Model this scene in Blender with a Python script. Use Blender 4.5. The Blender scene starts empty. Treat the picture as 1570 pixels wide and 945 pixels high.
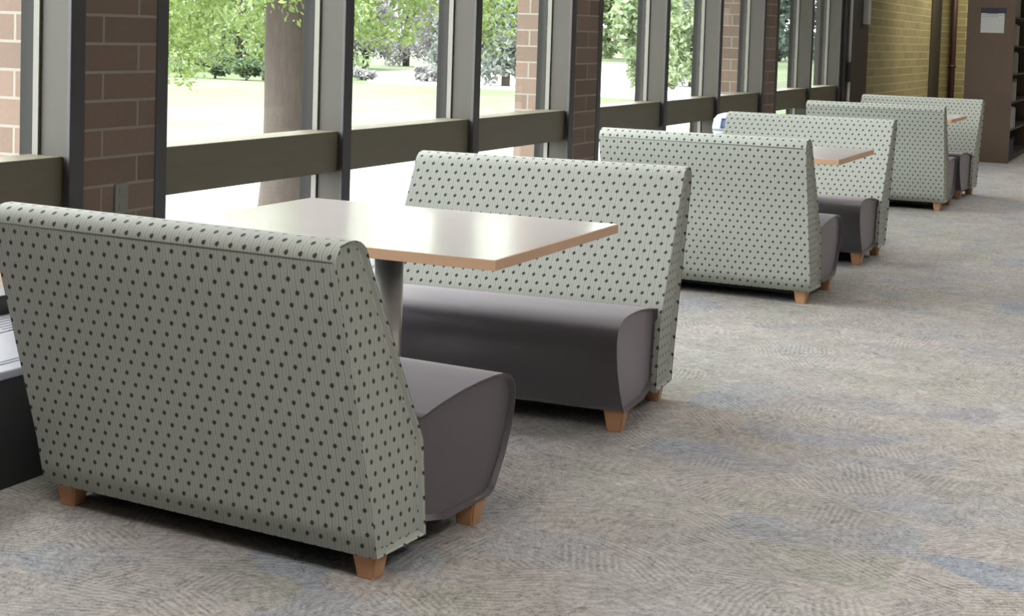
import bpy, bmesh, math, random
import numpy as np
from mathutils import Vector, Matrix
random.seed(7); rng = np.random.default_rng(7)
S = bpy.context.scene
C = S.collection
R = math.radians

# ------------------------------------------------------------------ camera
W, H = 1570.0, 945.0
F, PX, PY = 2318.6, 700.34, 181.42
YAW, PITCH, ROLL = R(25.94), R(-3.304), R(1.669)
cam_d = bpy.data.cameras.new('camera'); cam = bpy.data.objects.new('camera', cam_d); C.objects.link(cam)
fwd = Vector((-math.sin(YAW)*math.cos(PITCH), math.cos(YAW)*math.cos(PITCH), math.sin(PITCH)))
rt = Vector((math.cos(YAW), math.sin(YAW), 0)); up = rt.cross(fwd)
r2 = rt*math.cos(ROLL)+up*math.sin(ROLL); u2 = -rt*math.sin(ROLL)+up*math.cos(ROLL)
cam.matrix_world = Matrix(((r2.x,u2.x,-fwd.x,2.594),(r2.y,u2.y,-fwd.y,0),(r2.z,u2.z,-fwd.z,1.3647),(0,0,0,1)))
cam_d.sensor_width = 36; cam_d.lens = 36*F/W
cam_d.shift_x = (W/2-PX)/W; cam_d.shift_y = -(H/2-PY)/W
cam_d.clip_start = .05; cam_d.clip_end = 600
S.camera = cam

# ------------------------------------------------------------------ world, lamps, exposure
SKY_STRENGTH = 13.0
LAMP = 9.0
wd = bpy.data.worlds.new('sky'); S.world = wd; wd.use_nodes = True
nt = wd.node_tree; nt.nodes.clear()
tc = nt.nodes.new('ShaderNodeTexCoord'); sx = nt.nodes.new('ShaderNodeSeparateXYZ')
rp = nt.nodes.new('ShaderNodeValToRGB'); bg = nt.nodes.new('ShaderNodeBackground'); wo = nt.nodes.new('ShaderNodeOutputWorld')
rp.color_ramp.elements[0].position = 0; rp.color_ramp.elements[0].color = (.91,.91,.92,1)
rp.color_ramp.elements[1].position = .9; rp.color_ramp.elements[1].color = (.96,.97,1,1)
nt.links.new(tc.outputs['Generated'], sx.inputs[0]); nt.links.new(sx.outputs['Z'], rp.inputs[0])
nt.links.new(rp.outputs[0], bg.inputs[0]); bg.inputs[1].default_value = SKY_STRENGTH
nt.links.new(bg.outputs[0], wo.inputs[0])
S.view_settings.view_transform = 'Standard'; S.view_settings.look = 'None'
S.view_settings.exposure = 0; S.view_settings.gamma = 1; S.view_settings.use_curve_mapping = False
S.cycles.use_denoising = True
S.cycles.max_bounces = 8; S.cycles.diffuse_bounces = 4; S.cycles.glossy_bounces = 3
S.cycles.transparent_max_bounces = 16; S.cycles.transmission_bounces = 6
S.cycles.caustics_reflective = False; S.cycles.caustics_refractive = False
S.cycles.sample_clamp_indirect = 6

def area(name, loc, rot, sx_, sy_, power, col, spread=125):
    l = bpy.data.lights.new(name, 'AREA'); l.shape = 'RECTANGLE'; l.size = sx_; l.size_y = sy_
    l.energy = power; l.color = col; l.spread = R(spread)
    o = bpy.data.objects.new(name, l); o.location = loc; o.rotation_euler = rot; C.objects.link(o); return o
# ceiling troffers of the reading room: rows of 0.6 x 1.2 m fluorescent panels
for x in (.7, 3.4, 6.2):
    for y in (-2.5, 1.5, 5.5, 9.5, 13.5, 17.5, 21.5):
        area('ceiling_panel_light', (x, y, 2.95), (0,0,0), .6, 1.2, LAMP*(1 if x < 1 else 2.7)*(1.3 if y > 17 and x > 1 else 1)*(2.5 if y < 2 else 1), (1,.965,.94))
for x, y in ((.6,21.2), (.2,23.4)):
    area('ceiling_panel_light', (x-.4, y, 2.95), (0,0,0), .6, 1.2, 34, (1,.92,.70), 160)
# ------------------------------------------------------------------ materials
def newmat(name):
    m = bpy.data.materials.new(name); m.use_nodes = True
    t = m.node_tree; b = t.nodes['Principled BSDF']; return m, t, b
class N:
    """tiny node helper"""
    def __init__(s, t): s.t = t
    def math(s, op, a, b=None, c=None, clamp=False):
        n = s.t.nodes.new('ShaderNodeMath'); n.operation = op; n.use_clamp = clamp
        for i, v in enumerate((a, b, c)):
            if v is None: continue
            if isinstance(v, (int, float)): n.inputs[i].default_value = v
            else: s.t.links.new(v, n.inputs[i])
        return n.outputs[0]
    def smooth(s, v, a, b, lo=0., hi=1.):
        n = s.t.nodes.new('ShaderNodeMapRange'); n.interpolation_type = 'SMOOTHSTEP'
        s.t.links.new(v, n.inputs['Value'])
        for k, x in (('From Min',a),('From Max',b),('To Min',lo),('To Max',hi)): n.inputs[k].default_value = x
        return n.outputs[0]
    def mix(s, f, a, b, mode='MIX'):
        n = s.t.nodes.new('ShaderNodeMix'); n.data_type = 'RGBA'; n.blend_type = mode
        for sock, v in ((n.inputs[0], f), (n.inputs[6], a), (n.inputs[7], b)):
            if isinstance(v, (int, float)): sock.default_value = v
            elif isinstance(v, tuple): sock.default_value = v if len(v) == 4 else v+(1,)
            else: s.t.links.new(v, sock)
        return n.outputs[2]
    def noise(s, vec, scale, detail=2, rough=.5, dist=0):
        n = s.t.nodes.new('ShaderNodeTexNoise'); n.inputs['Scale'].default_value = scale
        n.inputs['Detail'].default_value = detail; n.inputs['Roughness'].default_value = rough
        n.inputs['Distortion'].default_value = dist
        if vec is not None: s.t.links.new(vec, n.inputs['Vector'])
        return n
    def node(s, k): return s.t.nodes.new(k)
    def link(s, a, b): s.t.links.new(a, b)
    def ramp(s, v, pts):
        n = s.t.nodes.new('ShaderNodeValToRGB'); cr = n.color_ramp
        while len(cr.elements) < len(pts): cr.elements.new(.5)
        for e, (p, c) in zip(cr.elements, pts): e.position = p; e.color = c+(1,)
        s.t.links.new(v, n.inputs[0]); return n.outputs[0]
    def bump(s, h, strength, dist, b):
        n = s.t.nodes.new('ShaderNodeBump'); n.inputs['Strength'].default_value = strength; n.inputs['Distance'].default_value = dist
        s.t.links.new(h, n.inputs['Height']); s.t.links.new(n.outputs[0], b.inputs['Normal'])
def plain(name, col, rough=.6, metal=0., spec=.5, var=.08, vscale=12):
    m, t, b = newmat(name); n = N(t)
    tcn = n.node('ShaderNodeTexCoord')
    ns = n.noise(tcn.outputs['Object'], vscale, 3)
    c = n.mix(ns.outputs[0], tuple(x*(1-var) for x in col), tuple(min(1,x*(1+var)) for x in col))
    n.link(c, b.inputs['Base Color']); b.inputs['Roughness'].default_value = rough
    b.inputs['Metallic'].default_value = metal; b.inputs['Specular IOR Level'].default_value = spec
    return m

def fabric():
    m, t, b = newmat('dotted_fabric'); n = N(t)
    uv = n.node('ShaderNodeUVMap'); uv.uv_map = 'UVMap'
    s = n.node('ShaderNodeSeparateXYZ'); n.link(uv.outputs[0], s.inputs[0]); u, v = s.outputs[0], s.outputs[1]
    w, h = .0412, .0333
    # the weft wanders a little
    wob = n.math('MULTIPLY', n.math('SINE', n.math('MULTIPLY', v, math.pi/h)), .0008)
    u = n.math('ADD', u, wob)
    vr = n.math('DIVIDE', v, h); row = n.math('FLOOR', vr)
    par = n.math('MULTIPLY', n.math('FLOORED_MODULO', row, 2.), .5)
    fu = n.math('SUBTRACT', n.math('FRACT', n.math('ADD', n.math('DIVIDE', u, w), par)), .5)
    fv = n.math('SUBTRACT', n.math('FRACT', vr), .5)
    ex = n.math('DIVIDE', n.math('ADD', n.math('MULTIPLY', fu, w), n.math('MULTIPLY', fv, .006)), .0062)
    ey = n.math('DIVIDE', n.math('MULTIPLY', fv, h), .0069)
    d2 = n.math('ADD', n.math('MULTIPLY', ex, ex), n.math('MULTIPLY', ey, ey))
    dot = n.smooth(d2, .55, 1.35, 1., 0.)
    g = n.math('ABSOLUTE', n.math('SUBTRACT', n.math('FRACT', n.math('ADD', n.math('DIVIDE', u, w/2), .5)), .5))
    line = n.smooth(g, .03, .085, 1., 0.)
    light = n.math('SUBTRACT', n.smooth(g, .06, .15, 0., 1.), n.smooth(g, .18, .30, 0., 1.))
    weave = n.noise(uv.outputs[0], 520, 2)
    c = n.mix(weave.outputs[0], (.375,.392,.352), (.440,.458,.415))
    c = n.mix(n.math('MULTIPLY', light, .45), c, (.60,.62,.57))
    c = n.mix(n.math('MULTIPLY', line, .55), c, (.15,.17,.13))
    c = n.mix(n.math('MULTIPLY', dot, .95), c, (.030,.038,.026))
    n.link(c, b.inputs['Base Color']); b.inputs['Roughness'].default_value = .85
    b.inputs['Sheen Weight'].default_value = .25; b.inputs['Sheen Roughness'].default_value = .4
    b.inputs['Specular IOR Level'].default_value = .25
    n.bump(n.math('SUBTRACT', light, dot), .25, .0012, b)
    return m
def brick(name, c1, c2, mortar, bw=.41, rh=.105, ms=.006, uvoff=(0,0)):
    m, t, b = newmat(name); n = N(t)
    uv = n.node('ShaderNodeUVMap'); uv.uv_map = 'UVMap'
    mp = n.node('ShaderNodeMapping'); mp.inputs['Location'].default_value = (uvoff[0], uvoff[1], 0); n.link(uv.outputs[0], mp.inputs[0])
    bt = n.node('ShaderNodeTexBrick'); n.link(mp.outputs[0], bt.inputs['Vector'])
    bt.inputs['Scale'].default_value = 1; bt.inputs['Brick Width'].default_value = bw; bt.inputs['Row Height'].default_value = rh
    bt.inputs['Mortar Size'].default_value = ms; bt.inputs['Mortar Smooth'].default_value = .15; bt.inputs['Bias'].default_value = 0
    for k, c in (('Color1', c1), ('Color2', c2), ('Mortar', mortar)): bt.inputs[k].default_value = c+(1,)
    ns = n.noise(uv.outputs[0], 60, 4)
    c = n.mix(.55, bt.outputs[0], n.mix(ns.outputs[0], (.62,.62,.62), (1,1,1)), 'MULTIPLY')
    n.link(c, b.inputs['Base Color']); b.inputs['Roughness'].default_value = .9
    n.bump(n.math('SUBTRACT', n.math('MULTIPLY', ns.outputs[0], .3), bt.outputs['Fac']), .5, .006, b)
    return m
def carpet():
    m, t, b = newmat('patterned_carpet'); n = N(t)
    tcn = n.node('ShaderNodeTexCoord'); P = tcn.outputs['Object']
    def vor(scale, jitter, metric='CHEBYCHEV', sx=1., sy=1., vec=P):
        mp = n.node('ShaderNodeMapping'); mp.inputs['Scale'].default_value = (sx, sy, 1); n.link(vec, mp.inputs[0])
        v = n.node('ShaderNodeTexVoronoi'); v.voronoi_dimensions = '2D'; v.distance = metric
        v.inputs['Scale'].default_value = scale; v.inputs['Randomness'].default_value = jitter
        n.link(mp.outputs[0], v.inputs['Vector']); return v
    rag = n.noise(P, 9, 3, .6)
    ro = n.node('ShaderNodeVectorMath'); ro.operation = 'SCALE'; ro.inputs['Scale'].default_value = .07; n.link(rag.outputs['Color'], ro.inputs[0])
    ra = n.node('ShaderNodeVectorMath'); ra.operation = 'ADD'; n.link(P, ra.inputs[0]); n.link(ro.outputs[0], ra.inputs[1])
    patch = vor(4.2, .85, sx=.95, sy=1.05, vec=ra.outputs[0])
    sub = vor(6.5, .9, 'EUCLIDEAN')
    sp = n.node('ShaderNodeSeparateColor'); n.link(patch.outputs['Color'], sp.inputs[0])
    ss = n.node('ShaderNodeSeparateColor'); n.link(sub.outputs['Color'], ss.inputs[0])
    base = n.ramp(sp.outputs[0], [(0,(.365,.342,.318)),(.30,(.425,.398,.372)),(.50,(.355,.352,.310)),(.62,(.440,.412,.388)),(.80,(.320,.340,.368)),(.90,(.365,.342,.335)),(1,(.315,.350,.400))])
    big = n.noise(P, .9, 2)
    h1 = n.noise(P, 2.3, 3, .6, .6)
    base = n.mix(n.smooth(h1.outputs[0], .40, .62, 0., .65), base, (.405,.382,.358))
    base = n.mix(n.smooth(big.outputs[0], .45, .7, 0., .30), base, (.335,.34,.345))
    # direction of the tufted lines changes from cell to cell
    sv = n.node('ShaderNodeSeparateXYZ')
    wn = n.noise(P, 3.2, 3, .6)
    off = n.node('ShaderNodeVectorMath'); off.operation = 'SCALE'; off.inputs['Scale'].default_value = .035; n.link(wn.outputs['Color'], off.inputs[0])
    ad = n.node('ShaderNodeVectorMath'); ad.operation = 'ADD'; n.link(P, ad.inputs[0]); n.link(off.outputs[0], ad.inputs[1])
    n.link(ad.outputs[0], sv.inputs[0])
    def stripes(ang, freq):
        a = n.math('MULTIPLY', sv.outputs[0], n.math('COSINE', ang)); c = n.math('MULTIPLY', sv.outputs[1], n.math('SINE', ang))
        return n.math('SINE', n.math('MULTIPLY', n.math('ADD', a, c), freq))
    s1 = stripes(n.math('MULTIPLY', ss.outputs[0], math.pi), 330)
    s2 = stripes(n.math('MULTIPLY', ss.outputs[1], math.pi), 205)
    pick = n.smooth(ss.outputs[2], .35, .6)
    fine = n.noise(P, 150, 2, .7)
    # strokes: noise stretched along a direction that differs per patch
    rot = n.node('ShaderNodeVectorRotate'); rot.rotation_type = 'Z_AXIS'; n.link(P, rot.inputs['Vector']); n.link(n.math('MULTIPLY', sp.outputs[2], 6.28), rot.inputs['Angle'])
    mp = n.node('ShaderNodeMapping'); mp.inputs['Scale'].default_value = (1, .28, 1); n.link(rot.outputs[0], mp.inputs[0])
    st = n.noise(mp.outputs[0], 70, 3, .6, .9)
    med = n.noise(P, 22, 4, .7, 1.2)
    blot = n.noise(P, 6, 2, .5, .5)
    k = n.math('MULTIPLY', n.math('MULTIPLY', s1, pick), .12)
    k = n.math('ADD', k, n.math('MULTIPLY', n.math('MULTIPLY', s2, n.math('SUBTRACT', 1, pick)), .06))
    k = n.math('ADD', k, n.math('MULTIPLY', n.math('SUBTRACT', fine.outputs[0], .5), .55))
    k = n.math('ADD', k, n.math('MULTIPLY', n.math('SUBTRACT', st.outputs[0], .5), .95))
    k = n.math('ADD', k, n.math('MULTIPLY', n.math('SUBTRACT', med.outputs[0], .5), .55))
    k = n.math('ADD', k, n.math('MULTIPLY', n.math('SUBTRACT', blot.outputs[0], .5), .30))
    th = n.noise(P, 7, 3, .55, 1.8)
    t1 = n.smooth(n.math('ABSOLUTE', n.math('SUBTRACT', th.outputs[0], .5)), .004, .016, 1., 0.)
    t2 = n.smooth(n.math('ABSOLUTE', n.math('SUBTRACT', th.outputs[0], .59)), .004, .014, 1., 0.)
    k = n.math('ADD', n.math('ADD', k, n.math('MULTIPLY', t2, .18)), n.math('MULTIPLY', t1, -.22))
    th2 = n.noise(P, 15, 3, .6, 2.2)
    t3 = n.smooth(n.math('ABSOLUTE', n.math('SUBTRACT', th2.outputs[0], .47)), .006, .022, 1., 0.)
    t4 = n.smooth(n.math('ABSOLUTE', n.math('SUBTRACT', th2.outputs[0], .57)), .006, .022, 1., 0.)
    k = n.math('ADD', n.math('ADD', k, n.math('MULTIPLY', t4, .15)), n.math('MULTIPLY', t3, -.20))
    k = n.math('ADD', k, 1.0)
    vm = n.node('ShaderNodeVectorMath'); vm.operation = 'SCALE'; n.link(base, vm.inputs[0]); n.link(k, vm.inputs['Scale'])
    n.link(vm.outputs[0], b.inputs['Base Color']); b.inputs['Roughness'].default_value = .95
    b.inputs['Specular IOR Level'].default_value = .15
    n.bump(k, .35, .004, b)
    return m
def wood(name, c1, c2, rough=.45, scale=(2,22,22), rot=0):
    m, t, b = newmat(name); n = N(t)
    tcn = n.node('ShaderNodeTexCoord'); mp = n.node('ShaderNodeMapping'); mp.inputs['Scale'].default_value = scale
    n.link(tcn.outputs['Object'], mp.inputs[0])
    ns = n.noise(mp.outputs[0], 2.2, 5, .6, .5)
    c = n.mix(ns.outputs[0], c1, c2); n.link(c, b.inputs['Base Color']); b.inputs['Roughness'].default_value = rough
    return m
def leafmat(name, c1, c2, c3):
    m, t, b = newmat(name); n = N(t)
    g = n.node('ShaderNodeNewGeometry')
    c = n.ramp(g.outputs['Random Per Island'], [(0,c1),(.5,c2),(1,c3)])
    n.link(c, b.inputs['Base Color']); b.inputs['Roughness'].default_value = .6
    tr = n.node('ShaderNodeBsdfTranslucent'); n.link(c, tr.inputs[0])
    mx = n.node('ShaderNodeMixShader'); mx.inputs[0].default_value = .38
    out = t.nodes['Material Output']
    n.link(b.outputs[0], mx.inputs[1]); n.link(tr.outputs[0], mx.inputs[2]); n.link(mx.outputs[0], out.inputs[0])
    return m
def glassmat():
    m, t, b = newmat('window_glass'); n = N(t)
    ge = n.node('ShaderNodeNewGeometry'); dp = n.node('ShaderNodeVectorMath'); dp.operation = 'DOT_PRODUCT'
    n.link(ge.outputs['Normal'], dp.inputs[0]); n.link(ge.outputs['Incoming'], dp.inputs[1])
    k = n.math('POWER', n.math('SUBTRACT', 1., n.math('ABSOLUTE', dp.outputs['Value'])), 5.)
    fr_ = n.math('ADD', .02, n.math('MULTIPLY', k, .9), clamp=True)
    tp = n.node('ShaderNodeBsdfTransparent'); tp.inputs[0].default_value = (.97,.985,.975,1)
    gl = n.node('ShaderNodeBsdfGlossy'); gl.inputs['Roughness'].default_value = .02
    mx = n.node('ShaderNodeMixShader'); n.link(fr_, mx.inputs[0]); n.link(tp.outputs[0], mx.inputs[1]); n.link(gl.outputs[0], mx.inputs[2])
    n.link(mx.outputs[0], t.nodes['Material Output'].inputs[0]); return m
def lawnmat():
    m, t, b = newmat('lawn_grass'); n = N(t)
    tcn = n.node('ShaderNodeTexCoord')
    a = n.noise(tcn.outputs['Object'], .12, 3, .6); f = n.noise(tcn.outputs['Object'], 9, 3, .7)
    c = n.mix(n.smooth(a.outputs[0], .38, .62), (.080,.107,.052), (.107,.124,.080))
    c = n.mix(n.math('MULTIPLY', f.outputs[0], .35), c, (.065,.090,.040))
    n.link(c, b.inputs['Base Color']); b.inputs['Roughness'].default_value = 1; b.inputs['Specular IOR Level'].default_value = .1
    return m

M = {}
M['fabric'] = fabric()
M['vinyl'] = plain('charcoal_vinyl', (.050,.041,.047), .42, spec=.6, var=.06)
_b = M['vinyl'].node_tree.nodes['Principled BSDF']; _b.inputs['Sheen Weight'].default_value = .6; _b.inputs['Sheen Roughness'].default_value = .45; _b.inputs['Sheen Tint'].default_value = (.95,.88,.95,1)
M['seam'] = plain('seam_thread', (.13,.14,.12), .8)
M['under_shade'] = plain('under_bench_shade', (.012,.012,.012), .8)
M['leg'] = wood('maple_leg', (.50,.26,.13), (.62,.35,.19), .45, (6,6,30))
M['laminate'] = plain('table_laminate', (.52,.475,.465), .22, spec=.6, var=.04, vscale=4)
M['edge'] = wood('beech_edge', (.68,.42,.26), (.76,.50,.33), .4, (3,3,14))
M['steel'] = plain('brushed_steel', (.78,.77,.75), .42, metal=1., var=.04)
M['black_metal'] = plain('black_metal', (.03,.03,.03), .5)
M['bronze'] = plain('bronze_mullion', (.056,.051,.039), .5, spec=.4, var=.05)
M['dark_frame'] = plain('dark_frame', (.05,.049,.052), .5, var=.05)
M['outer_frame'] = plain('dark_outer_frame', (.012,.012,.012), .6, spec=.2)
M['rail'] = wood('brown_rail', (.115,.100,.066), (.155,.135,.092), .5, (14,1.2,14))
M['bead'] = plain('pale_glazing_bead', (.20,.195,.165), .5)
M['glass'] = glassmat()
M['brick'] = brick('red_brick', (.172,.124,.094), (.225,.160,.122), (.30,.28,.235), uvoff=(.295,-.02))
M['ybrick'] = brick('yellow_brick', (.29,.245,.115), (.36,.31,.155), (.52,.49,.34))
M['carpet'] = carpet()
M['ceiling'] = plain('ceiling_tile', (.72,.71,.68), .9)
M['paint'] = plain('warm_paint', (.20,.185,.165), .9)
M['dark_wall'] = plain('dark_brown_panel', (.045,.040,.035), .6)
M['cover_top'] = plain('grey_enamel', (.30,.31,.36), .35, spec=.6)
M['cover_front'] = plain('dark_enamel', (.02,.02,.022), .6)
M['slot'] = plain('slot_black', (.01,.01,.015), .8)
M['outlet'] = plain('outlet_plastic', (.20,.20,.175), .5)
M['bookcase'] = wood('walnut_laminate', (.105,.068,.046), (.15,.098,.066), .5, (20,20,2))
M['shelf'] = plain('dark_shelf', (.05,.045,.04), .6)
M['paper'] = plain('white_paper', (.62,.63,.62), .8, var=.03)
M['ink'] = plain('grey_ink', (.36,.38,.42), .8)
M['clip'] = plain('navy_clip', (.03,.035,.06), .5)
M['lawn'] = lawnmat()
M['drive'] = plain('pale_concrete', (.30,.29,.28), .9)
M['bark'] = wood('grey_bark', (.028,.022,.018), (.085,.068,.056), .95, (14,14,2.5))
M['leaf_near'] = leafmat('fresh_leaf', (.09,.145,.03), (.15,.22,.055), (.24,.31,.10))
M['leaf_mid'] = leafmat('mid_leaf', (.15,.20,.09), (.21,.28,.14), (.30,.37,.22))  # mid, blue and grey leaves: distant haze put into the paler colour
M['leaf_dark'] = leafmat('dark_leaf', (.03,.05,.02), (.045,.075,.03), (.07,.11,.045))
M['leaf_blue'] = leafmat('blue_needle', (.13,.155,.13), (.18,.21,.18), (.25,.28,.25))
M['leaf_grey'] = leafmat('grey_leaf', (.15,.15,.145), (.22,.22,.215), (.30,.30,.29))
M['leaf_teal'] = leafmat('teal_leaf', (.035,.06,.045), (.055,.09,.07), (.09,.13,.10))
M['bin_white'] = plain('white_plastic', (.70,.72,.80), .4)
M['bin_blue'] = plain('blue_plastic', (.25,.38,.66), .4)
M['white_pipe'] = plain('white_conduit', (.60,.60,.58), .4)
M['rust_pipe'] = plain('dark_red_pipe', (.055,.022,.020), .5)
BOOKS = [plain('book_cloth_%s' % k, c, .7) for k, c in (('grey',(.30,.31,.29)),('pale',(.46,.47,.43)),('sage',(.24,.28,.23)),('tan',(.36,.27,.20)),('navy',(.03,.04,.09)),('black',(.02,.02,.022)))]

# ------------------------------------------------------------------ mesh helpers
def obj(name, bm, mat, parent=None, smooth=False, wn=False):
    me = bpy.data.meshes.new(name); bm.normal_update(); bm.to_mesh(me); bm.free()
    for m in (mat if isinstance(mat, list) else [mat]): me.materials.append(m)
    if smooth:
        for p in me.polygons: p.use_smooth = True
    o = bpy.data.objects.new(name, me); C.objects.link(o)
    if parent: o.parent = parent
    if wn:
        w = o.modifiers.new('wn', 'WEIGHTED_NORMAL'); w.keep_sharp = True; w.weight = 60
    return o
def tag(o, label=None, cat=None, group=None, kind=None):
    if label: o['label'] = label
    if cat: o['category'] = cat
    if group: o['group'] = group
    if kind: o['kind'] = kind
    return o
def empty(name, loc=(0,0,0), rz=0):
    o = bpy.data.objects.new(name, None); o.empty_display_size = .1; C.objects.link(o)
    o.location = loc; o.rotation_euler = (0,0,rz); return o
def box(bm, lo, hi, mi=0, bev=0):
    """box with metric UVs taken from the face normals"""
    t = bmesh.new()
    uvl = bm.loops.layers.uv.get('UVMap') or bm.loops.layers.uv.new('UVMap')
    g = bmesh.ops.create_cube(t, size=1)
    for v in t.verts: v.co = Vector([lo[i]+(v.co[i]+.5)*(hi[i]-lo[i]) for i in range(3)])
    if bev: bmesh.ops.bevel(t, geom=t.edges[:], offset=bev, segments=2, affect='EDGES', profile=.5)
    t.normal_update()
    vm = {}
    for v in t.verts: vm[v] = bm.verts.new(v.co)
    for f in t.faces:
        nf = bm.faces.new([vm[v] for v in f.verts]); nf.material_index = mi
        n = f.normal; a = max(range(3), key=lambda i: abs(n[i]))
        for l in nf.loops:
            co = l.vert.co
            l[uvl].uv = (co.y, co.z) if a == 0 else ((co.x, co.z) if a == 1 else (co.x, co.y))
    t.free()
def bxo(name, lo, hi, mat, parent=None, bev=0):
    bm = bmesh.new(); box(bm, lo, hi, 0, bev); return obj(name, bm, mat, parent)
def tube(bm, pts, rad, seg=12, cap=True):
    pts = [Vector(p) for p in pts]; rings = []
    for i, p in enumerate(pts):
        d = (pts[min(i+1, len(pts)-1)]-pts[max(i-1, 0)]).normalized()
        a = d.orthogonal().normalized() if i == 0 else (A - d*A.dot(d)).normalized()
        A = a; b = d.cross(a); r = rad[i] if isinstance(rad, (list, tuple)) else rad
        rings.append([bm.verts.new(p+(a*math.cos(2*math.pi*k/seg)+b*math.sin(2*math.pi*k/seg))*r) for k in range(seg)])
    for i in range(len(rings)-1):
        for k in range(seg):
            bm.faces.new((rings[i][k], rings[i][(k+1) % seg], rings[i+1][(k+1) % seg], rings[i+1][k]))
    if cap:
        bm.faces.new(rings[0][::-1]); bm.faces.new(rings[-1])
def lathe(bm, prof, seg=32):
    rings = []
    for r, z in prof:
        rings.append([bm.verts.new((r*math.cos(2*math.pi*k/seg), r*math.sin(2*math.pi*k/seg), z)) for k in range(seg)])
    for i in range(len(rings)-1):
        for k in range(seg): bm.faces.new((rings[i][k], rings[i][(k+1) % seg], rings[i+1][(k+1) % seg], rings[i+1][k]))
    bm.faces.new(rings[0][::-1]); bm.faces.new(rings[-1])
def arc(cx, cz, r, a0, a1, n):
    return [(cx+r*math.cos(R(a0+(a1-a0)*i/n)), cz+r*math.sin(R(a0+(a1-a0)*i/n))) for i in range(n+1)]
def slab(bm, prof, x0, x1, rx, inset, nseg=5, nx=14, sag=0.):
    """closed side profile (t,z) swept along x, with rounded ends; metric UVs"""
    uvl = bm.loops.layers.uv.new('UVMap')
    P = [Vector(p) for p in prof]; n = len(P)
    area_ = sum(P[i].x*P[(i+1) % n].y-P[(i+1) % n].x*P[i].y for i in range(n))
    if area_ < 0: P.reverse()
    nor = []
    for i in range(n):
        e1 = (P[i]-P[i-1]).normalized(); e2 = (P[(i+1) % n]-P[i]).normalized()
        n1 = Vector((e1.y,-e1.x)); n2 = Vector((e2.y,-e2.x)); m = (n1+n2)
        m = m/max(.6, m.length*m.length/2) if m.length > 1e-6 else n1
        nor.append(m)
    arcl = [0]
    for i in range(n): arcl.append(arcl[-1]+(P[(i+1) % n]-P[i]).length)
    secs = []
    for k in range(nseg+1):
        a = math.pi/2*k/nseg; secs.append((x0+rx*(1-math.sin(a)), inset*(1-math.cos(math.pi/2-a))) )
    for k in range(1, nx): secs.append((x0+rx+(x1-x0-2*rx)*k/nx, 0))
    for k in range(nseg, -1, -1):
        a = math.pi/2*k/nseg; secs.append((x1-rx*(1-math.sin(a)), inset*(1-math.cos(math.pi/2-a))))
    rings = []
    for x, off in secs:
        rings.append([bm.verts.new((x, (P[i]-nor[i]*off).x, (P[i]-nor[i]*off).y)) for i in range(n)])
    for j in range(len(rings)-1):
        for i in range(n):
            i2 = (i+1) % n
            f = bm.faces.new((rings[j][i], rings[j][i2], rings[j+1][i2], rings[j+1][i]))
            for l, (xx, vv) in zip(f.loops, ((secs[j][0],arcl[i]),(secs[j][0],arcl[i+1]),(secs[j+1][0],arcl[i+1]),(secs[j+1][0],arcl[i]))):
                l[uvl].uv = (xx, vv)
    for ring, rev in ((rings[0], True), (rings[-1], False)):
        f = bm.faces.new(ring[::-1] if rev else ring)
        for l in f.loops: l[uvl].uv = (l.vert.co.y+.01, l.vert.co.z+.006)
    bmesh.ops.recalc_face_normals(bm, faces=bm.faces[:])

# ------------------------------------------------------------------ the room
# floor
o = bxo('floor', (-1.2,-5,-.12), (9,27,0), M['carpet']); tag(o, kind='structure')
o = bxo('ceiling', (-1.7,-5,3.0), (9,27,3.2), M['ceiling']); tag(o, kind='structure')
o = bxo('wall_right', (9,-5,0), (9.2,27,3), M['paint']); tag(o, kind='structure')
o = bxo('wall_back', (-1.2,-5.2,0), (9.2,-5,3), M['paint']); tag(o, kind='structure')
o = bxo('wall_far', (-1.2,24.5,0), (9.2,24.7,3), M['ybrick']); tag(o, kind='structure')
W0, PIER, PER = 4.235, .498, 4.7917
PANE = (PER-PIER)/3
MT = .075               # mullion thickness along the wall
XI, XG, XO = -1.0, -1.165, -1.235   # inner face, glass, outer face
ZR1, ZR0, ZH, ZS = .875, .683, 2.62, .36
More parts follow.
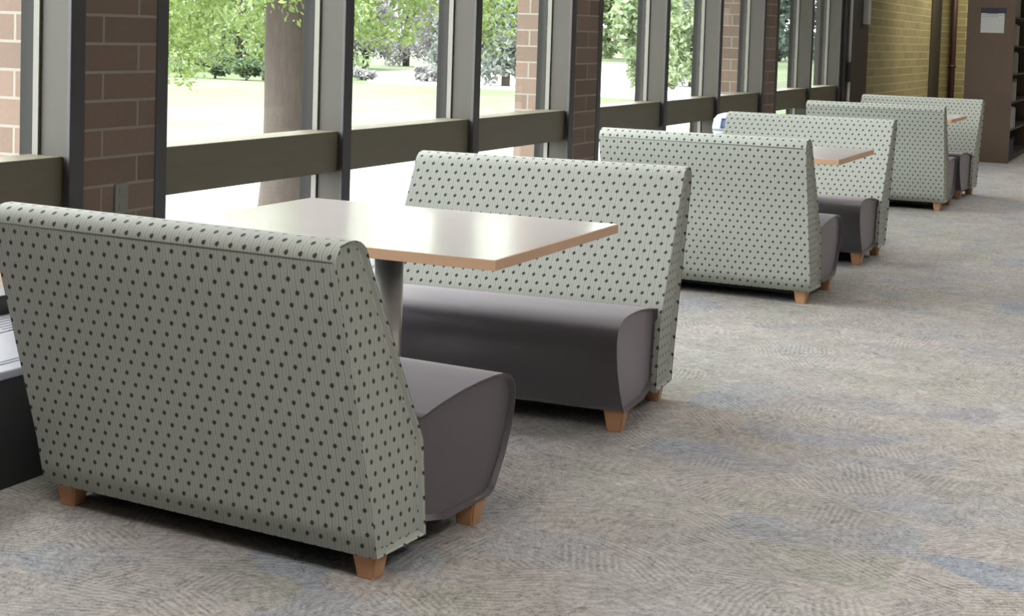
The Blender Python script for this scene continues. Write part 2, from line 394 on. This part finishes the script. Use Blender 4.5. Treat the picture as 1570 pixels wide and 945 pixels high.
# brick below the glazing and the header above it
bm = bmesh.new(); box(bm, (-1.24,-5,-.6), (-1.03,17.2,ZS-.03)); tag(obj('wall_left', bm, M['brick']), kind='structure')
bm = bmesh.new(); box(bm, (-1.24,-5,ZH+.04), (XI,17.2,3.0)); tag(obj('wall_left', bm, M['dark_wall']), kind='structure')
wn_ = 0
def window(y0, y1, first):
    """one glazed bay: from the mullion edge at y0 to the far side of the mullion at y1"""
    global wn_
    wn_ += 1
    w = empty('window_%d' % wn_, (XG, y0, 0)); w['kind'] = 'structure'
    def part(nm, lo, hi, mat, bev=0):
        return bxo(nm, (lo[0]-XG, lo[1]-y0, lo[2]), (hi[0]-XG, hi[1]-y0, hi[2]), mat, w, bev)
    a = y0+(MT if first else MT/1)
    if first: part('jamb', (XO,y0,ZS), (XI,y0+MT,ZH), M['dark_frame'], .004)
    # mullion: a bronze fin standing in from the glass with a dark cap on its room edge
    part('mullion', (XG-.004,y1,ZS), (XI+.004-.012,y1+MT,ZH), M['bronze'], .002)
    part('outer_cap', (XO,y1+.004,ZS), (XG-.004,y1+MT-.004,ZH), M['outer_frame'], .002)
    part('mullion_cap', (XI-.012,y1-.002,ZS), (XI+.004,y1+MT+.002,ZH), M['dark_frame'], .003)
    part('upper_glass', (XG-.003,a,ZR1-.02), (XG+.003,y1,ZH), M['glass'])
    part('lower_glass', (XG-.003,a,ZS), (XG+.003,y1,ZR0+.02), M['glass'])
    part('rail', (XG-.02,a,ZR0), (XI-.028,y1,ZR1), M['rail'], .003)
    part('bottom_rail', (XG-.02,a,ZS-.03), (XI-.05,y1,ZS+.05), M['dark_frame'], .003)
    part('head_frame', (XO,a,ZH-.06), (XI-.02,y1,ZH+.04), M['bronze'])
    for z0, z1 in ((ZS+.05,ZR0),(ZR1,ZH-.06)):
        part('glazing_bead', (XG+.004,y1-.012,z0), (XG+.03,y1-.0005,z1), M['bead'])
        part('glazing_bead', (XG+.004,a+.0005,z0), (XG+.03,a+.012,z1), M['bead'])
for k in range(-1, 3):
    b0 = W0+k*PER
    # brick pier, standing out beyond the glass as a fin
    bm = bmesh.new(); box(bm, (-1.41,b0+(.0 if k > -9 else 0)+MT*.9,-.6), (XI-.004,b0+PIER+.0,3.0)); 
    tag(obj('wall_left', bm, M['brick']), kind='structure')
    for j in range(3):
        y0 = b0+PIER+j*PANE; y1 = b0+PIER+(j+1)*PANE
        if (k == 2 and j == 2) or (k == -1 and j < 2): continue
        window(y0, y1, j == 0 or (k == -1 and j == 2))
# unseen wall before the first window, kept solid to dim the nearest bench
bm = bmesh.new(); box(bm, (-1.24,-5,ZS-.03), (XI,W0-PER+PIER+2*PANE,ZH+.04)); tag(obj('wall_left', bm, M['brick']), kind='structure')
# wall beyond the last window: dark panel, then yellow brick return
yl = W0+2*PER+PIER+2*PANE+MT
bm = bmesh.new(); box(bm, (-1.3,yl,-.6), (-.97,18.62,3.0)); tag(obj('wall_left', bm, M['dark_wall']), kind='structure')
bm = bmesh.new(); box(bm, (-1.3,18.62,0), (-1.0,24.5,3.0)); tag(obj('wall_left', bm, M['ybrick']), kind='structure')
bm = bmesh.new(); box(bm, (-1.0,23.55,0), (-.985,24.5,3.0)); tag(obj('wall_left', bm, M['dark_wall']), kind='structure')
tag(bxo('baseboard_far', (-.98,24.48,0), (4,24.5,.1), M['dark_wall']), kind='structure')

# ------------------------------------------------------------------ outside ground
GZ = -.6
bm = bmesh.new(); box(bm, (-160,-60,GZ-.3), (-1.24,260,GZ)); tag(obj('lawn', bm, M['lawn']), kind='structure')
bm = bmesh.new()
dr = [(-30,58),(-24,47.2),(-20.6,48),(-15,44.9),(-11.2,44.2),(-9.5,46),(-12,54),(-31,104),(-38,100),(-33,72)]
tv = [bm.verts.new((x,y,GZ+.03)) for x, y in dr]; f = bm.faces.new(tv); r_ = bmesh.ops.extrude_face_region(bm, geom=[f])
for g in r_['geom']:
    if isinstance(g, bmesh.types.BMVert): g.co.z -= .05
bmesh.ops.recalc_face_normals(bm, faces=bm.faces[:])
tag(obj('driveway', bm, M['drive']), kind='structure')

bm = bmesh.new(); box(bm, (-11.5,-20,GZ-.05), (-1.45,38,GZ+.02)); tag(obj('lawn_glare', bm, M['drive']), kind='structure')  # pale ground sheet standing in for the overexposed near lawn
# ------------------------------------------------------------------ convector cover along the window wall
root = empty('radiator_cover', (-.75, 8, 0))
tag(root, 'long low radiator cover with pale grey slotted top under the windows', 'radiator cover')
def rc(nm, lo, hi, mat, bev=0):
    return bxo(nm, (lo[0]+.75, lo[1]-8, lo[2]), (hi[0]+.75, hi[1]-8, hi[2]), mat, root, bev)
rc('cover_top', (-1.03,-4.9,.325), (-.43,17.15,.35), M['cover_top'], .006)
rc('front_panel', (-1.02,-4.9,.0), (-.445,17.15,.325), M['cover_front'])
def slotmat():
    m, t, b = newmat('slotted_grille'); n = N(t)
    tcn = n.node('ShaderNodeTexCoord'); sp = n.node('ShaderNodeSeparateXYZ'); n.link(tcn.outputs['Object'], sp.inputs[0])
    fx = n.math('FRACT', n.math('DIVIDE', sp.outputs[0], .03)); fy = n.math('FRACT', n.math('DIVIDE', sp.outputs[1], .55))
    k = n.math('MULTIPLY', n.math('GREATER_THAN', fx, .55), n.math('GREATER_THAN', fy, .25))
    n.link(n.mix(k, (.30,.31,.36), (.01,.01,.015)), b.inputs['Base Color']); b.inputs['Roughness'].default_value = .4
    return m
M['slots'] = slotmat()
rc('grille', (-.97,-4.6,.3495), (-.82,16.9,.352), M['slots'])
rc('grille', (-.53,-4.6,.3495), (-.50,16.9,.352), M['slots'])

# wall outlet low on the nearest brick pier
root = empty('wall_outlet', (XI-.004, 4.53, .70)); tag(root, 'small grey wall outlet low on the brick pier above the nearest bench', 'outlet')
bxo('faceplate', (0,-.037,-.058), (.008,.037,.058), M['outlet'], root, .003)
for dz in (-.028,.028): bxo('socket', (.008,-.016,dz-.013), (.0105,.016,dz+.013), M['bead'], root, .001)

# ------------------------------------------------------------------ booth benches
ZB, ZT, L = .068, .869, 1.115
def lerp(a, b, k): return (a[0]+(b[0]-a[0])*k, a[1]+(b[1]-a[1])*k)
def sub(p, q, n): return [lerp(p, q, i/n) for i in range(n)]
BACK_TOP = (-.203,.79); FRONT_TOP = (-.062,.805)
back_prof = (sub((0,ZB), (-.03,.20), 2) + sub((-.03,.20), BACK_TOP, 8)
    + [(-.207,.815),(-.206,.836),(-.196,.853),(-.180,.864),(-.158,.869),(-.132,.869),(-.108,.863),(-.088,.850),(-.074,.832)]
    + sub(FRONT_TOP, (.205,.325), 8) + sub((.205,.325), (.232,ZB), 4) + [(.232,ZB)] + sub((.22,ZB-.0), (0.01,ZB), 3))
seat_prof = [(.222,.10),(.195,.372),(.24,.380),(.32,.394),(.42,.406),(.52,.412),(.60,.413),(.655,.409),(.695,.397),(.720,.376),(.731,.345),(.729,.305),(.714,.245),(.678,.170),(.632,.102),(.612,.082),(.590,.075),(.54,.073),(.35,.073)]
def make_bench():
    root = empty('booth_bench')
    bm = bmesh.new(); slab(bm, back_prof, -L, 0, .018, .012)
    br = obj('backrest', bm, M['fabric'], root, True, True)
    bm = bmesh.new()
    tube(bm, [(-L+.012,-.2065,.823),(-L*.5,-.2072,.823),(-.012,-.2065,.823)], .0022, 6)
    obj('seam', bm, M['seam'], br, True)
    bm = bmesh.new(); slab(bm, seat_prof, -L+.012, -.012, .018, .014)
    obj('seat', bm, M['vinyl'], root, True, True)
    bm = bmesh.new(); box(bm, (-L+.06,.06,ZB-.025), (-.06,.50,ZB+.03)); obj('base', bm, M['under_shade'], root)  # black block standing in for the shade under the bench, not a part
    for x in (-.056, -L+.056):
        for t in (.056,.555):
            bm = bmesh.new(); rings = []
            for hw, z in ((.024,0),(.026,.006),(.037,ZB+.012)):
                rings.append([bm.verts.new((x+sx_*hw, t+sy_*hw, z)) for sx_, sy_ in ((-1,-1),(1,-1),(1,1),(-1,1))])
            for i in range(2):
                for k in range(4): bm.faces.new((rings[i][k],rings[i][(k+1)%4],rings[i+1][(k+1)%4],rings[i+1][k]))
            bm.faces.new(rings[0][::-1]); bm.faces.new(rings[-1])
            bmesh.ops.bevel(bm, geom=[e for e in bm.edges if abs(e.verts[0].co.z-e.verts[1].co.z) > .01], offset=.006, segments=2, affect='EDGES')
            obj('leg', bm, M['leg'], root)
    return root
def copy_tree(o, parent=None):
    c = o.copy(); C.objects.link(c); c.parent = parent
    for ch in list(o.children): copy_tree(ch, c)
    return c
# (x of the aisle end of the back's foot line, y, rotation, faces far?)
BENCH = [(.861,3.190,-3.945,1,'nearest dotted sage booth bench, its back to us, in the lower left'),
         (.875,5.457,3.847,-1,'dotted sage booth bench facing us across the nearest table, charcoal seat'),
         (.866,7.783,-1.027,1,'booth bench with its dotted back to us behind the second bench'),
         (.856,9.953,-1.335,-1,'booth bench facing us across the middle table, beside the white bin'),
         (.800,12.86,-.274,1,'booth bench with its back to us in the last pair, nearer the window'),
         (.840,14.60,-3.838,-1,'farthest booth bench, facing us in front of the walnut bookcase')]
bench0 = make_bench()
for i, (x, y, rz, s, lab) in enumerate(BENCH):
    b = bench0 if i == 0 else copy_tree(bench0)
    a = R(rz)
    if s > 0: b.location = (x, y, 0); b.rotation_euler = (0,0,a)
    else:     # turned about: its own x=-L end is at the aisle
        b.location = (x-L*math.cos(a), y-L*math.sin(a), 0); b.rotation_euler = (0,0,a+math.pi)
    tag(b, lab, 'bench', 'booth benches along the windows')

# ------------------------------------------------------------------ tables
def make_table():
    root = empty('cafe_table')
    tw, td, th, zt = 1.183, .974, .030, .74
    bm = bmesh.new(); box(bm, (-tw/2,-td/2,zt-th+.001), (tw/2,td/2,zt), 0, .0015)
    top = obj('tabletop', bm, M['laminate'], root)
    bm = bmesh.new(); e = .0035
    for lo, hi in (((-tw/2-e,-td/2-e),(tw/2+e,-td/2)),((-tw/2-e,td/2),(tw/2+e,td/2+e)),((-tw/2-e,-td/2),(-tw/2,td/2)),((tw/2,-td/2),(tw/2+e,td/2))):
        box(bm, (lo[0],lo[1],zt-th), (hi[0],hi[1],zt-.0008))
    obj('edge_band', bm, M['edge'], top)
    bm = bmesh.new(); lathe(bm, [(.047,.03),(.047,.70)]); obj('column', bm, M['steel'], root, True, False)
    bm = bmesh.new(); box(bm, (-.24,-.20,.700), (.24,.20,.709)); obj('mounting_plate', bm, M['black_metal'], root)
    bm = bmesh.new(); lathe(bm, [(.30,0),(.30,.008),(.27,.016),(.10,.030),(.055,.045)]); obj('base', bm, M['steel'], root, True, True)
    return root
TAB = [((.897-.286)/2+.0, 4.240, 'nearest cafe table with pale top and beech edge between the first two benches'),
       (.917-.5915, 8.585, 'middle cafe table, its beech-edged corner showing past the third bench'),
       (.775-.5915, 13.72, 'farthest cafe table, only its small corner showing between the last benches')]
t0 = make_table()
for i, (x, y, lab) in enumerate(TAB):
    t = t0 if i == 0 else copy_tree(t0)
    t.location = (x, y, 0); tag(t, lab, 'table', 'cafe tables between the booth benches')
for o_ in bpy.data.objects:
    if o_.name.startswith('column'):
        for p in o_.data.polygons: p.use_smooth = abs(p.normal.z) < .5

# ------------------------------------------------------------------ white bin with a blue panel by the fourth bench
root = empty('waste_bin', (-.298,10.40,0)); tag(root, 'white plastic bin with a blue panel, at the window end of the fourth bench', 'bin')
bm = bmesh.new(); lathe(bm, [(.105,0),(.11,.01),(.14,.70),(.146,.71),(.146,.73)]); obj('bin_body', bm, M['bin_white'], root, True, True)
bm = bmesh.new(); lathe(bm, [(.150,.725),(.150,.745),(.14,.80),(.115,.83),(.07,.845),(.02,.848)]); obj('domed_lid', bm, M['bin_white'], root, True)
bm = bmesh.new(); n_ = 9; rr = []
for z, r0 in ((.742,.153),(.765,.151),(.79,.146),(.812,.139)):
    rr.append([bm.verts.new((r0*math.cos(R(a)), r0*math.sin(R(a)), z)) for a in [-112+9*i for i in range(n_)]])
for i in range(3):
    for k in range(n_-1): bm.faces.new((rr[i][k],rr[i][k+1],rr[i+1][k+1],rr[i+1][k]))
r_ = bmesh.ops.solidify(bm, geom=bm.faces[:], thickness=.004)
obj('blue_panel', bm, M['bin_blue'], root, True)['label'] = 'blue panel'

# ------------------------------------------------------------------ far end: conduit, pipe, bookcase
root = empty('electrical_conduit', (-.948,17.45,0)); tag(root, 'thin white upright conduit on the dark wall at the last window', 'conduit')
bm = bmesh.new(); tube(bm, [(0,0,1.13),(.0,0,2.0),(0,0,2.99)], .020, 10); obj('pipe', bm, M['white_pipe'], root, True)
bm = bmesh.new(); tube(bm, [(0,0,0),(0,0,.4),(0,0,.93)], .020, 10); obj('pipe', bm, M['white_pipe'], root, True)
bxo('junction_box', (-.021,-.045,.92), (.04,.045,1.14), M['dark_wall'], root, .004)
root = empty('wall_control_box', (-.97,18.35,0)); tag(root, 'pale grey box high on the dark wall where the yellow brick starts', 'control box')
bxo('housing', (0,-.10,1.585), (.06,.06,1.95), M['white_pipe'], root, .005)
root = empty('standpipe', (-.781,24.40,0)); tag(root, 'dark red upright pipe against the far yellow brick', 'pipe')
bm = bmesh.new(); tube(bm, [(0,0,0),(0,0,1.5),(0,0,2.99)], .045, 14); obj('pipe', bm, M['rust_pipe'], root, True)
bm = bmesh.new(); tube(bm, [(0,0,1.02),(0,0,1.06)], .058, 14); obj('collar', bm, M['rust_pipe'], root, True)

BX0, BX1, BY0, BY1, BZ = .150, .685, 18.72, 21.2, 2.15
root = empty('bookcase', (0,BY0,0)); tag(root, 'tall walnut-brown bookcase with a solid end panel behind the farthest bench', 'bookcase')
def bk(nm, lo, hi, mat, bev=0): return bxo(nm, (lo[0],lo[1]-BY0,lo[2]), (hi[0],hi[1]-BY0,hi[2]), mat, root, bev)
bk('end_panel', (BX0,BY0,0), (BX1,BY0+.025,BZ), M['bookcase'], .002)
bk('end_panel', (BX0,BY1-.025,0), (BX1,BY1,BZ), M['bookcase'], .002)
bk('back_panel', (BX0+.25,BY0+.025,.08), (BX0+.265,BY1-.025,BZ), M['shelf'])
bk('plinth', (BX0+.02,BY0+.025,0), (BX1-.03,BY1-.025,.05), M['shelf'])
SH = [.05,.375,.70,1.03,1.36,1.70,2.02]
for z in SH: bk('shelf', (BX0+.005,BY0+.025,z), (BX1-.002,BY1-.025,z+.022), M['shelf'])
words = ['lowest','second lowest','third lowest','fourth lowest','fifth lowest','top']
b0_ = None
tones = {0:4, 1:1, 2:0, 3:2, 4:3, 5:2}
mesh_cache = {}
for si, z in enumerate(SH[:-1]):
    yy = BY0+.03; hb = .24 if si else .20
    for k in range(14):
        th = random.uniform(.03,.055); h = hb+random.uniform(-.02,.02); dp = .17+random.uniform(0,.02)
        kk = 5 if (si == 0 and k < 4) else (4 if si == 0 and k < 6 else tones[si] if random.random() < .7 else (tones[si]+1) % 3)
        bkroot = bpy.data.objects.new('book', None); C.objects.link(bkroot); bkroot.location = (BX1-.012-dp, yy, z+.0225)
        # boards and spine as one cover, pages inside
        bm = bmesh.new(); box(bm, (0,0,0), (dp,.003,h)); box(bm, (0,th-.003,0), (dp,th,h)); box(bm, (dp-.004,0,0), (dp,th,h)); obj('cover', bm, BOOKS[kk], bkroot)
        bm = bmesh.new(); box(bm, (.004,.003,.003), (dp-.004,th-.003,h-.004)); obj('pages', bm, M['paper'], bkroot)
        tag(bkroot, 'book at the near end of the %s shelf of the walnut bookcase' % words[si], 'book', 'books on the %s bookcase shelf' % words[si])
        yy += th+.002
root = empty('posted_notice', (.435,BY0-.001,1.64)); tag(root, 'white sheet with a dark clip posted on the end of the bookcase', 'notice')
bxo('paper', (-.13,-.004,-.115), (.13,-.001,.115), M['paper'], root)
bm = bmesh.new()
for i in range(2): box(bm, (-.118,-.0052,.090-.022*i), (.118-.05*i,-.0042,.099-.022*i))
for i in range(5): box(bm, (-.112,-.0052,.045-.03*i), (.112,-.0042,.0465-.03*i))
for i in range(6): box(bm, (-.112+.0446*i,-.0052,-.08), (-.1108+.0446*i,-.0042,.045))
obj('printed_lines', bm, M['ink'], root)
bxo('clip', (-.07,-.016,.112), (.06,-.001,.15), M['clip'], root, .004)
bxo('holder', (-.14,-.0008,.10), (.15,.0002,.18), M['clip'], root)

# ------------------------------------------------------------------ trees and shrubs outside
def leaves(name, centers, radii, n, size, mat, parent=None, droop=0., flat=1.):
    centers = np.asarray(centers, float); radii = np.asarray(radii, float)
    w = radii**2; w = w/w.sum(); idx = rng.choice(len(centers), n, p=w)
    d = rng.normal(size=(n,3)); d /= np.linalg.norm(d, axis=1)[:,None]
    rad = radii[idx]*rng.random(n)**.45
    p = centers[idx]+d*rad[:,None]*np.array([1,1,flat])
    a = rng.normal(size=(n,3)); a[:,2] -= droop; a /= np.linalg.norm(a, axis=1)[:,None]
    b = np.cross(a, rng.normal(size=(n,3))); b /= np.linalg.norm(b, axis=1)[:,None]
    s = size*(.6+.8*rng.random(n))[:,None]
    q = np.stack([p-a*s*.9, p+b*s*.42, p+a*s*.9, p-b*s*.42], 1).reshape(-1,3)
    me = bpy.data.meshes.new(name); me.vertices.add(4*n); me.vertices.foreach_set('co', q.ravel())
    me.loops.add(4*n); me.loops.foreach_set('vertex_index', np.arange(4*n, dtype=np.int32))
    me.polygons.add(n); me.polygons.foreach_set('loop_start', np.arange(0,4*n,4, dtype=np.int32)); me.polygons.foreach_set('loop_total', np.full(n,4, dtype=np.int32))
    me.update(); me.validate(); me.materials.append(mat)
    o = bpy.data.objects.new(name, me); C.objects.link(o)
    if parent: o.parent = parent
    return o
# the shade tree close outside the first window
TX, TY = -5.67, 13.0
root = empty('shade_tree', (TX,TY,GZ)); tag(root, 'broad shade tree with grey trunk standing close outside the first window', 'tree')
bm = bmesh.new()
tube(bm, [(0,0,-.1),(.0,0,.15),(.005,0,.6),(.0,.0,1.2),(.01,0,1.7),(.03,0,2.1),(.10,0,2.6),(.16,.0,3.4),(.2,0,4.6),(.1,.1,6.2)], [.32,.25,.222,.212,.222,.24,.21,.16,.12,.05], 20)
def limb(p0, p1, r0, r1_):
    pts = [Vector(p0).lerp(Vector(p1), k/5)+Vector((random.uniform(-.05,.05),random.uniform(-.05,.05),.12*math.sin(k/5*3.14))) for k in range(6)]
    pts[0] = Vector(p0); tube(bm, pts, [r0+(r1_-r0)*k/5 for k in range(6)], 10)
LB = [((.02,0,1.95),(1.3,.4,3.0),.09,.03),((.1,0,2.5),(-1.8,-.3,4.2),.10,.03),((.14,0,3.0),(1.6,-1.2,4.6),.08,.02),((.18,0,3.8),(-.9,1.7,5.4),.08,.02),((0,0,2.3),(-2.6,.9,2.75),.06,.015),((.1,0,2.7),(2.9,1.6,2.8),.06,.015),((.05,0,2.4),(-1.5,-2.2,2.9),.06,.015)]
for a_ in LB: limb(*a_)
bmesh.ops.recalc_face_normals(bm, faces=bm.faces[:])
o = obj('trunk', bm, M['bark'], root, True)
dm = o.modifiers.new('disp', 'DISPLACE'); tx = bpy.data.textures.new('bark_noise', 'CLOUDS'); tx.noise_scale = .12; dm.texture = tx; dm.strength = .03; dm.texture_coords = 'LOCAL'
cs, rs = [], []
for _ in range(130):
    a = random.uniform(0, 2*math.pi); rr_ = 4.2*math.sqrt(random.random()); zz = random.uniform(2.5, 6.5)
    cs.append((rr_*math.cos(a), rr_*math.sin(a), zz)); rs.append(random.uniform(.4,.8))
# low sprays hanging at the crown's skirt
for (x_, y_, z_, r_r) in [(-1.45,-.2,1.50,.22),(-1.25,.1,1.42,.20),(-1.05,-.3,1.50,.18),(-1.35,.3,1.66,.26),(-1.0,.2,1.72,.24),(-1.6,0,1.72,.28),(-1.2,-.4,1.9,.3),(-3.1,-1.6,2.0,.4),(-2.8,.4,2.2,.4),(-1.4,-2.4,2.3,.4),(-.2,-2,2.4,.4)]:
    cs.append((x_,y_,z_)); rs.append(r_r)
for _ in range(34):      # curtain of sprays left of the trunk and right of it
    cs.append((random.uniform(-2.0,-.25), random.uniform(-1.2,1.2), random.uniform(1.80,2.4))); rs.append(random.uniform(.16,.32))
for _ in range(34):
    cs.append((random.uniform(.4,2.3), random.uniform(-.6,1.2), random.uniform(1.92,2.5))); rs.append(random.uniform(.13,.26))
leaves('crown', cs, rs, 95000, .036, M['leaf_near'], root, droop=.8)

def tree(name, x, y, h, rad, mat, lab, n=2600, size=.22, low=0., cone=False, cat='tree', group='trees beyond the lawn'):
    root = empty(name, (x,y,GZ)); tag(root, lab, cat, group)
    bm = bmesh.new(); tube(bm, [(0,0,-.1),(.03,0,h*.3),(0,.03,h*.75)], [rad*.07+.05, rad*.05+.04, .03], 8); obj('trunk', bm, M['bark'], root, True)
    cs, rs = [], []
    for i in range(30):
        k = random.random(); z = low+(h-low)*k
        wv = (1-k)**.8 if cone else math.sqrt(max(.05, 1-(2*k*.9-.75)**2))
        a = random.uniform(0, 2*math.pi); r = rad*wv*(.25+.45*random.random())
        cs.append((r*math.cos(a), r*math.sin(a), z)); rs.append(rad*random.uniform(.22,.34))
    # dense lower boughs
    zt = min(h*.5, 3.6 if rad < 3 else 6)
    for i in range(60):
        a = random.uniform(0, 2*math.pi); z = low+rad*.2+random.random()*zt; q = 1-.35*z/h if cone else 1
        r = rad*.74*q*math.sqrt(random.random()); cs.append((r*math.cos(a), r*math.sin(a), z)); rs.append(rad*random.uniform(.18,.27))
    leaves('crown', cs, rs, n, size, mat, root, droop=.3)
def at(k, y): return 2.594+k*y
SPEC = []
def row(y, ks, rad, h, mats, place, cone=0, low=.15):
    for i, k in enumerate(ks):
        SPEC.append((k, y, h, rad, mats[i % len(mats)], low, cone, place % NTH[i]))
NTH = ['first','second','third','fourth','fifth','sixth','seventh','eighth','ninth']
row(52, (-.84,-.76,-.68,-.60), 1.95, 6.5, ['leaf_mid','leaf_near','leaf_mid','leaf_mid'], 'pale green tree at the lawn edge beyond the shade tree, %s from the left')
row(59, (-.80,-.72,-.64), 2.1, 8, ['leaf_mid'], 'green tree one row behind the lawn-edge trees, %s from the left')
row(66, (-.83,-.755,-.685,-.615), 2.1, 9, ['leaf_mid'], 'tall green tree two rows behind the lawn edge, %s from the left')
row(64, (-.565,-.495), 2.1, 8, ['leaf_grey'], 'greyish tree beyond the pale drive in the second window, %s from the left')
row(72, (-.53,-.463), 2.2, 9, ['leaf_grey','leaf_blue'], 'grey-green tree farther back in the second window, %s from the left')
row(50, (-.448,), 1.75, 7, ['leaf_blue'], 'bluish spruce beyond the lawn beside the outer brick fin%.0s', 1)
row(55, (-.487,), 1.5, 6, ['leaf_blue'], 'small bluish spruce left of the spruce by the brick fin%.0s', 1)
row(60, (-.435,), 2.1, 9, ['leaf_blue'], 'tall bluish spruce behind the spruce by the brick fin%.0s', 1)
row(46, (-.345,), 1.35, 7, ['leaf_mid'], 'drooping pale green tree on the bright drive in the fourth window%.0s', 0, .6)
row(58, (-.308,), 2.0, 8, ['leaf_mid'], 'pale green bushy tree in the narrow fifth window%.0s')
row(66, (-.325,-.275), 1.9, 8, ['leaf_grey','leaf_teal'], 'grey-green tree behind the bushy one of the fifth window, %s from the left')
row(112, (-.405,-.335,-.27), 3.4, 12, ['leaf_mid','leaf_mid','leaf_teal'], 'hazy tree far beyond the drive, %s from the left')
row(122, (-.37,-.30), 3.7, 13, ['leaf_mid','leaf_grey'], 'hazy tree in the farthest row beyond the drive, %s from the left')
row(140, (-.25,-.187), 3.9, 13, ['leaf_teal'], 'dark teal tree far off in the last two windows, %s from the left')
row(150, (-.28,-.22,-.16), 3.9, 14, ['leaf_teal'], 'dark teal tree in the farthest row of the last windows, %s from the left')
for i, (k, y, h, rad, mt, low, cone, lab) in enumerate(SPEC):
    tree('spruce_tree' if cone else 'leafy_tree', at(k,y), y, h, rad, M[mt], lab, n=7000 if rad < 3 else 5000, size=.13 if rad < 3 else .32, low=low, cone=bool(cone))
def shrub(x, y, rad, h, mat, lab, n=700, size=.13):
    root = empty('shrub', (x,y,GZ)); tag(root, lab, 'shrub', 'shrubs at the edge of the lawn')
    cs = [(random.uniform(-.6,.6)*rad, random.uniform(-.6,.6)*rad, h*random.uniform(.2,.75)) for _ in range(14)]
    leaves('foliage', cs, [rad*.42]*14, n, size, mat, root, flat=.6)
    bm = bmesh.new(); tube(bm, [(0,0,-.05),(.02,0,h*.3),(0,0,h*.6)], [.05,.04,.02], 6); obj('stem', bm, M['bark'], root, True)
for k, y, rr_, h, mt, lab in [(-.702,45,.62,1.0,'leaf_dark','dark shrub at the lawn edge, leftmost of the hedge'),(-.672,45,.62,.95,'leaf_dark','dark shrub in the middle of the hedge at the lawn edge'),(-.642,45,.62,.75,'leaf_dark','dark shrub at the lawn edge next to the near trunk'),
    (-.767,45,.65,1.3,'leaf_mid','pale shrub at the lawn edge left of the dark hedge'),(-.735,45,.62,1.2,'leaf_mid','pale shrub beside the dark hedge'),(-.607,45,.6,1.2,'leaf_mid','pale green shrub right of the near trunk'),
    (-.588,47.5,.45,.8,'leaf_near','yellow-green shrub at the left edge of the second window'),(-.565,50,.5,.5,'leaf_grey','low grey shrub on the bright drive edge'),(-.512,51,.6,.7,'leaf_grey','low dark grey shrub left of the third mullion'),
    (-.328,54,.6,.9,'leaf_mid','pale green shrub low in the fifth window'),(-.300,54,.6,.8,'leaf_mid','pale green shrub right of centre in the fifth window')]:
    shrub(at(k,y), y, rr_, h, M[mt], lab)
